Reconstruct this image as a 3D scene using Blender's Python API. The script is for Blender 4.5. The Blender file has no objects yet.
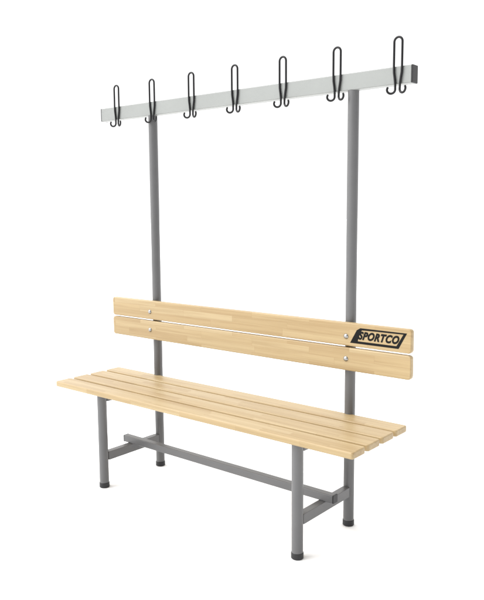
import bpy, bmesh, math
from mathutils import Vector, Matrix
S=bpy.context.scene; C=S.collection

# ---------------- materials ----------------
def newmat(n):
    m=bpy.data.materials.new(n); m.use_nodes=True
    return m,m.node_tree.nodes,m.node_tree.links,m.node_tree.nodes["Principled BSDF"]

def paint(n,col,rough,metal=0.0,bump=.02,var=.06,scale=900,coat=0,spec=.5):
    m,N,L,B=newmat(n)
    tc=N.new("ShaderNodeTexCoord")
    a=N.new("ShaderNodeTexNoise"); a.inputs["Scale"].default_value=7; a.inputs["Detail"].default_value=5
    L.new(tc.outputs["Object"],a.inputs["Vector"])
    r=N.new("ShaderNodeValToRGB")
    r.color_ramp.elements[0].position=.3; r.color_ramp.elements[1].position=.7
    r.color_ramp.elements[0].color=[c*(1-var) for c in col]+[1]
    r.color_ramp.elements[1].color=[c*(1+var) for c in col]+[1]
    L.new(a.outputs["Fac"],r.inputs["Fac"]); L.new(r.outputs["Color"],B.inputs["Base Color"])
    if bump>0:
        b=N.new("ShaderNodeTexNoise"); b.inputs["Scale"].default_value=scale; b.inputs["Detail"].default_value=2
        L.new(tc.outputs["Object"],b.inputs["Vector"])
        bp=N.new("ShaderNodeBump"); bp.inputs["Strength"].default_value=bump*5; bp.inputs["Distance"].default_value=.0003
        L.new(b.outputs["Fac"],bp.inputs["Height"]); L.new(bp.outputs["Normal"],B.inputs["Normal"])
    mr=N.new("ShaderNodeMapRange"); mr.inputs["To Min"].default_value=rough-.06; mr.inputs["To Max"].default_value=rough+.08
    L.new(a.outputs["Fac"],mr.inputs["Value"]); L.new(mr.outputs["Result"],B.inputs["Roughness"])
    B.inputs["Metallic"].default_value=metal; B.inputs["Coat Weight"].default_value=coat
    B.inputs["Specular IOR Level"].default_value=spec
    return m

def wood(n,shift,g=1.0):
    m,N,L,B=newmat(n)
    tc=N.new("ShaderNodeTexCoord"); sp=N.new("ShaderNodeSeparateXYZ"); L.new(tc.outputs["Object"],sp.inputs[0])
    ad=N.new("ShaderNodeMath"); ad.operation='ADD'; L.new(sp.outputs["Y"],ad.inputs[0]); L.new(sp.outputs["Z"],ad.inputs[1])
    ax=N.new("ShaderNodeMath"); ax.operation='ADD'; L.new(sp.outputs["X"],ax.inputs[0]); ax.inputs[1].default_value=5+shift
    ay=N.new("ShaderNodeMath"); ay.operation='ADD'; L.new(ad.outputs[0],ay.inputs[0]); ay.inputs[1].default_value=3.003+shift
    cb=N.new("ShaderNodeCombineXYZ"); L.new(ax.outputs[0],cb.inputs[0]); L.new(ay.outputs[0],cb.inputs[1])
    br=N.new("ShaderNodeTexBrick"); br.offset=.37; br.offset_frequency=2; br.squash=1.35; br.squash_frequency=3
    for k,v in (("Scale",1),("Mortar Size",.0004),("Mortar Smooth",.3),("Bias",0),("Brick Width",.27),("Row Height",.0271)):
        br.inputs[k].default_value=v
    br.inputs["Color1"].default_value=(0,0,0,1); br.inputs["Color2"].default_value=(1,1,1,1); br.inputs["Mortar"].default_value=(.35,.35,.35,1)
    L.new(cb.outputs[0],br.inputs["Vector"])
    r=N.new("ShaderNodeValToRGB"); e=r.color_ramp.elements
    def c(a,b,d): return (a*g,b*g,d*g,1)
    e[0].position=0; e[0].color=c(.385,.270,.128); e[1].position=1; e[1].color=c(.455,.345,.188)
    k=e.new(.35); k.color=c(.42,.305,.152); k=e.new(.7); k.color=c(.438,.325,.168)
    L.new(br.outputs["Color"],r.inputs["Fac"])
    sc=N.new("ShaderNodeVectorMath"); sc.operation='MULTIPLY'; sc.inputs[1].default_value=(2.2,75,75); L.new(tc.outputs["Object"],sc.inputs[0])
    of=N.new("ShaderNodeVectorMath"); of.operation='MULTIPLY_ADD'; L.new(br.outputs["Color"],of.inputs[0]); of.inputs[1].default_value=(17,31,23); L.new(sc.outputs[0],of.inputs[2])
    n1=N.new("ShaderNodeTexNoise"); n1.inputs["Scale"].default_value=1; n1.inputs["Detail"].default_value=6; n1.inputs["Roughness"].default_value=.6; n1.inputs["Distortion"].default_value=.4
    L.new(of.outputs[0],n1.inputs["Vector"])
    gr=N.new("ShaderNodeValToRGB"); gr.color_ramp.elements[0].position=.33; gr.color_ramp.elements[0].color=(.82,.77,.68,1)
    gr.color_ramp.elements[1].position=.6; gr.color_ramp.elements[1].color=(1.03,1.03,1.03,1)
    L.new(n1.outputs["Fac"],gr.inputs["Fac"])
    mx=N.new("ShaderNodeMix"); mx.data_type='RGBA'; mx.blend_type='MULTIPLY'; mx.inputs["Factor"].default_value=.85
    L.new(r.outputs["Color"],mx.inputs["A"]); L.new(gr.outputs["Color"],mx.inputs["B"])
    m2=N.new("ShaderNodeMix"); m2.data_type='RGBA'; m2.blend_type='MULTIPLY'
    L.new(br.outputs["Fac"],m2.inputs["Factor"]); L.new(mx.outputs["Result"],m2.inputs["A"]); m2.inputs["B"].default_value=(.84,.77,.68,1)
    ks=N.new("ShaderNodeVectorMath"); ks.operation='MULTIPLY'; ks.inputs[1].default_value=(.55,1,1); L.new(tc.outputs["Object"],ks.inputs[0])
    vo=N.new("ShaderNodeTexVoronoi"); vo.inputs["Scale"].default_value=9; L.new(ks.outputs[0],vo.inputs["Vector"])
    kr=N.new("ShaderNodeMapRange"); kr.inputs["From Min"].default_value=.02; kr.inputs["From Max"].default_value=.07; kr.inputs["To Min"].default_value=.45; kr.inputs["To Max"].default_value=0
    L.new(vo.outputs["Distance"],kr.inputs["Value"])
    m3=N.new("ShaderNodeMix"); m3.data_type='RGBA'; L.new(kr.outputs["Result"],m3.inputs["Factor"])
    L.new(m2.outputs["Result"],m3.inputs["A"]); m3.inputs["B"].default_value=(.24,.13,.055,1)
    L.new(m3.outputs["Result"],B.inputs["Base Color"])
    B.inputs["Roughness"].default_value=.45; B.inputs["Coat Weight"].default_value=.12; B.inputs["Coat Roughness"].default_value=.3
    bp=N.new("ShaderNodeBump"); bp.inputs["Strength"].default_value=.15; bp.inputs["Distance"].default_value=.0006
    L.new(n1.outputs["Fac"],bp.inputs["Height"]); L.new(bp.outputs["Normal"],B.inputs["Normal"])
    return m
M_seat=wood("seat_pine",0.0,.90); M_back=wood("backrest_pine",.0135,.93)
M_grey=paint("grey_powder_coat",(.112,.112,.114),.34)
M_rail=paint("pale_grey_painted_steel",(.262,.272,.262),.38,var=.03)
M_blk=paint("black_plastic",(.010,.010,.011),.45)
M_hook=paint("black_coated_wire",(.004,.004,.005),.4,bump=0,spec=.35)
M_ink=paint("black_print",(.006,.006,.006),.75,bump=0,spec=.2)
M_bolt=paint("zinc_plated_steel",(.36,.36,.36),.28,metal=1,bump=0)
M_gr=paint("white_studio_floor",(.92,.92,.92),.9,var=.01,bump=0)

# ---------------- mesh helpers ----------------
def finish(bm,name,mat,parent=None,wn=True,loc=(0,0,0)):
    bmesh.ops.recalc_face_normals(bm,faces=bm.faces)
    me=bpy.data.meshes.new(name); bm.to_mesh(me); bm.free()
    me.materials.append(mat)
    for p in me.polygons:p.use_smooth=True
    o=bpy.data.objects.new(name,me); C.objects.link(o); o.location=loc
    if parent:o.parent=parent
    if wn:
        me.set_sharp_from_angle(angle=math.radians(38))
        w=o.modifiers.new("wn",'WEIGHTED_NORMAL'); w.keep_sharp=True
    return o
def add_plate(bm,c,size,axis,R,r,seg=5):
    """rounded-rect plate. axis = thickness axis (0,1,2); R plan radius, r edge radius"""
    u,v=[(1,2),(0,2),(0,1)][axis]
    hu,hv,ht=size[u]/2,size[v]/2,size[axis]/2
    t=bmesh.new(); ring=[]
    for sx,sy,a0 in ((1,1,0),(-1,1,90),(-1,-1,180),(1,-1,270)):
        for i in range(seg+1):
            a=math.radians(a0+90*i/seg)
            ring.append((sx*(hu-R)+R*math.cos(a),sy*(hv-R)+R*math.sin(a)))
    vs=[]
    for x,y in ring:
        co=[0,0,0];co[u]=x;co[v]=y;co[axis]=-ht; vs.append(t.verts.new(co))
    f=t.faces.new(vs)
    ex=bmesh.ops.extrude_face_region(t,geom=[f])
    d=[0,0,0];d[axis]=2*ht
    bmesh.ops.translate(t,verts=[g for g in ex["geom"] if isinstance(g,bmesh.types.BMVert)],vec=d)
    ed=[e for e in t.edges if abs(e.verts[0].co[axis]-e.verts[1].co[axis])<1e-6]
    bmesh.ops.bevel(t,geom=ed,offset=r,segments=3,affect='EDGES',profile=.5,clamp_overlap=True)
    bmesh.ops.translate(t,verts=t.verts,vec=c)
    me=bpy.data.meshes.new("tmp"); t.to_mesh(me); t.free(); bm.from_mesh(me); bpy.data.meshes.remove(me)
def plate(name,c,size,axis,R,r,mat,parent):
    bm=bmesh.new(); add_plate(bm,(0,0,0),size,axis,R,r); return finish(bm,name,mat,parent,loc=c)
def lathe(bm,prof,seg=40,M=None):
    rings=[]; allv=[]
    for r,z in prof:
        ring=[bm.verts.new((r*math.cos(2*math.pi*i/seg),r*math.sin(2*math.pi*i/seg),z)) for i in range(seg)]
        rings.append(ring); allv+=ring
    for a,b in zip(rings,rings[1:]):
        for i in range(seg): bm.faces.new((a[i],a[(i+1)%seg],b[(i+1)%seg],b[i]))
    bm.faces.new(rings[0][::-1]); bm.faces.new(rings[-1])
    if M: bmesh.ops.transform(bm,matrix=M,verts=allv)
def wire(bm,pts,r,seg=12):
    pts=[Vector(p) for p in pts]; rings=[]
    up=Vector((0,1,0)); prev=None
    for i,p in enumerate(pts):
        t=(pts[min(i+1,len(pts)-1)]-pts[max(i-1,0)]).normalized()
        if prev is None: n=(up-t*up.dot(t)).normalized()
        else: n=(prev-t*prev.dot(t)).normalized()
        prev=n; b=t.cross(n)
        rings.append([bm.verts.new(p+(n*math.cos(2*math.pi*k/seg)+b*math.sin(2*math.pi*k/seg))*r) for k in range(seg)])
    for a,b in zip(rings,rings[1:]):
        for k in range(seg): bm.faces.new((a[k],a[(k+1)%seg],b[(k+1)%seg],b[k]))
    for ring,p,q in ((rings[0],pts[0],pts[1]),(rings[-1],pts[-1],pts[-2])):
        tip=bm.verts.new(p+(p-q).normalized()*r*.8)
        for k in range(seg): bm.faces.new((ring[k],ring[(k+1)%seg],tip))

# ---------------- setting ----------------
bm=bmesh.new(); bmesh.ops.create_grid(bm,x_segments=1,y_segments=1,size=60)
g=finish(bm,"ground",M_gr,wn=False); g["kind"]="structure"

# ---------------- bench ----------------
bench=bpy.data.objects.new("changing_room_bench",None); C.objects.link(bench)
bench.empty_display_size=.2
bench["label"]="pine slat bench, grey steel frame, overhead rail with black hooks"
bench["category"]="bench"

bm=bmesh.new(); W=.0785; pitch=.0935; x0,x1=-1.264,.226; zt=.4249
for i in range(4):
    y=-.3650+W/2+i*pitch
    add_plate(bm,((x0+x1)/2,y,zt-.0115),(x1-x0,W,.023),2,.009,.0045)
seat=finish(bm,"seat",M_seat,bench)
bx0,bx1=-1.248,.253; zc=(.6335,.7225); bh=.083
bm=bmesh.new()
for z in zc: add_plate(bm,((bx0+bx1)/2,-.0335,z),(bx1-bx0,.022,bh),1,.012,.0045)
back=finish(bm,"backrest",M_back,bench)
def bolt(x,z):
    bm=bmesh.new()
    M=Matrix.Rotation(math.radians(90),4,'X')
    lathe(bm,[(.0095,0),(.0095,.0008),(.0082,.0025),(.006,.0042),(.003,.0052),(.0012,.0054)],24,M)
    return finish(bm,"bolt",M_bolt,back,wn=False,loc=(x,-.0446,z))
for x in (.003,-1):
    for z in (.6345,.7150): bolt(x,z)

# lettering + emblem (printed on upper board)
def ink(name,polys):
    bm=bmesh.new()
    for p in polys: bm.faces.new([bm.verts.new((x,-.0002,z)) for x,z in p])
    bmesh.ops.triangulate(bm,faces=bm.faces)
    return finish(bm,name,M_ink,back,wn=False,loc=(.0,-.0447,0))
cu=bpy.data.curves.new("t",'FONT'); cu.body="SPORTCO"; cu.size=.05; cu.shear=.4; cu.offset=.0027; cu.space_character=1.12; cu.resolution_u=4
to=bpy.data.objects.new("t",cu); C.objects.link(to)
bpy.context.view_layer.update()
me=bpy.data.meshes.new_from_object(to.evaluated_get(bpy.context.evaluated_depsgraph_get()))
bpy.data.objects.remove(to)
xs=[v.co.x for v in me.vertices]; ys=[v.co.y for v in me.vertices]
tx0,tx1,tz0,tz1=.052,.210,.7085,.7385
for v in me.vertices:
    x=tx0+(v.co.x-min(xs))/(max(xs)-min(xs))*(tx1-tx0); z=tz0+(v.co.y-min(ys))/(max(ys)-min(ys))*(tz1-tz0)
    v.co=(x,-.0004,z)
me.materials.clear(); me.materials.append(M_ink); me.name="lettering"
lt=bpy.data.objects.new("lettering",me); C.objects.link(lt); lt.location=(0,-.0447,0); lt.parent=back
# skewed frame: heavy wedge at its start, thick lower bar, thin upper bar
ink("emblem",[
 [(.020,.694),(.046,.694),(.0507,.7025),(.0535,.7165),(.0665,.7425),(.110,.7435),(.110,.7495),(.060,.7495),(.046,.741)],
 [(.110,.7435),(.224,.7445),(.237,.7495),(.110,.7495)],
 [(.224,.7445),(.199,.7025),(.190,.694),(.207,.694),(.237,.7495)],
 [(.046,.694),(.190,.694),(.199,.7025),(.0507,.7025)]])

# frame
def foot(parent,h=.022):
    bm=bmesh.new(); lathe(bm,[(.0185,0),(.0212,.0025),(.0212,h-.002),(.0198,h)],40)
    return finish(bm,"foot_cap",M_blk,parent,loc=(0,0,0))
R=.0195
def upright(name,x,y,top):
    bm=bmesh.new(); lathe(bm,[(R,.018),(R,top)],48)
    o=finish(bm,name,M_grey,bench,loc=(x,y,0)); foot(o); return o
D=.3273
for x in (-.005,-1):
    upright("post",x,0,1.5625)
    upright("leg",x,-D,.4015)
    plate("stretcher",(x,-D/2,.133),(.028,D-.034,.036),0,.003,.0015,M_grey,bench)
    plate("seat_support",(x,-D/2,.385),(.028,D-.034,.032),0,.003,.0015,M_grey,bench)
cb=plate("crossbar",(-.5,-D/2-.002,.1655),(1.075,.028,.029),0,.003,.001,M_grey,bench)
for s in (-1,1):
    plate("end_cap",(s*.5395,0,0),(.005,.0285,.0295),0,.003,.0012,M_blk,cb)
rx0,rx1=-1.316,.2180
rail=plate("coat_rail",((rx0+rx1)/2,0,1.5905),(rx1-rx0,.038,.0565),0,.003,.001,M_rail,bench)
for s in (-1,1):
    plate("end_cap",(s*((rx1-rx0)/2+.002),0,0),(.006,.0386,.0571),0,.003,.0015,M_blk,rail)

# coat hooks (bent wire): loop above, two upturned prongs below
bm=bmesh.new(); r=.0038; a=.0145
def half(s):
    P=[]
    cx,cz,rr=s*.0205,-.0455,.0125
    for i in range(0,13):
        t=math.radians(35-215*i/12)
        x=cx+s*rr*math.cos(t); z=cz+rr*math.sin(t)
        P.append((x,-.0048-.009*(1+math.cos(t))/2,z))
    P+=[(s*.0085,-.0044,-.028),(s*.0105,-.0042,-.012),(s*a*.95,-.004,.008)]
    for z in (.03,.05,.075,.10): P.append((s*a,-.004,z))
    return P
L_=half(-1); Rr=half(1)
arc=[(a*math.cos(math.radians(180-180*i/12)),-.004,.104+a*math.sin(math.radians(180-180*i/12))) for i in range(13)]
wire(bm,L_+arc+Rr[::-1],r)
hook=finish(bm,"coat_hook",M_hook,bench,wn=False)
hx=[-1.205,-.978,-.748,-.518,-.289,-.058,.173]
for i,x in enumerate(hx):
    h=hook if i==0 else hook.copy()
    if i: C.objects.link(h); h.parent=bench
    h.location=(x,-.0193,1.5905)

# ---------------- light ----------------
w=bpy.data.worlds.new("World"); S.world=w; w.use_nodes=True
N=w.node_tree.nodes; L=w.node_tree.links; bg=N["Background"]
tc=N.new("ShaderNodeTexCoord")
nz=N.new("ShaderNodeVectorMath"); nz.operation='NORMALIZE'; L.new(tc.outputs["Generated"],nz.inputs[0])
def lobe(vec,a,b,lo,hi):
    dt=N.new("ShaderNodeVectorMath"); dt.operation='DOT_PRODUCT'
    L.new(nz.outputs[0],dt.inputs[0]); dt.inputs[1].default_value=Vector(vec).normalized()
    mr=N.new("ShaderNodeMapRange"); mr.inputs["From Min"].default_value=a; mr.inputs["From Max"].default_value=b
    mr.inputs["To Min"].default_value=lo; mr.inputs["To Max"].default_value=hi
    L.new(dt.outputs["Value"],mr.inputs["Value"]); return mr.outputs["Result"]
k=lobe((-.4,-.3,.9),.2,1,1.25,3.2)       # world brightened overhead to the front left, added for directional contrast
d=lobe((.93,-.37,0),.10,.65,1,.3)        # world dimmed out of view right of camera, added to shade the legs
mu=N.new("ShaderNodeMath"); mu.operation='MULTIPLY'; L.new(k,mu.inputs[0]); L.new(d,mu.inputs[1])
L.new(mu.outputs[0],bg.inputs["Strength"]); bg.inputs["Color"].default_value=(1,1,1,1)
sd=bpy.data.lights.new("key_light",'SUN'); sd.energy=1.5; sd.angle=math.radians(35)
so=bpy.data.objects.new("key_light",sd); C.objects.link(so)
so.rotation_euler=Vector((-.65,-.75,.8)).to_track_quat('Z','Y').to_euler()

# ---------------- camera ----------------
cd=bpy.data.cameras.new("camera"); co=bpy.data.objects.new("camera",cd); C.objects.link(co)
yaw,pit,rol=.6913,.1277,-.0072
f=Vector((-math.sin(yaw)*math.cos(pit),math.cos(yaw)*math.cos(pit),-math.sin(pit)))
rt=Vector((math.cos(yaw),math.sin(yaw),0)); up=rt.cross(f)
r2=rt*math.cos(rol)+up*math.sin(rol); u2=-rt*math.sin(rol)+up*math.cos(rol)
mt=Matrix((r2,u2,-f)).transposed().to_4x4(); mt.translation=(1.3069,-2.1938,1.1659)
co.matrix_world=mt
cd.sensor_fit='VERTICAL'; cd.sensor_height=24; cd.lens=24*716.19/600; cd.clip_end=300; cd.clip_start=.05
S.camera=co
S.view_settings.view_transform='Standard'; S.view_settings.look='None'; S.view_settings.exposure=0
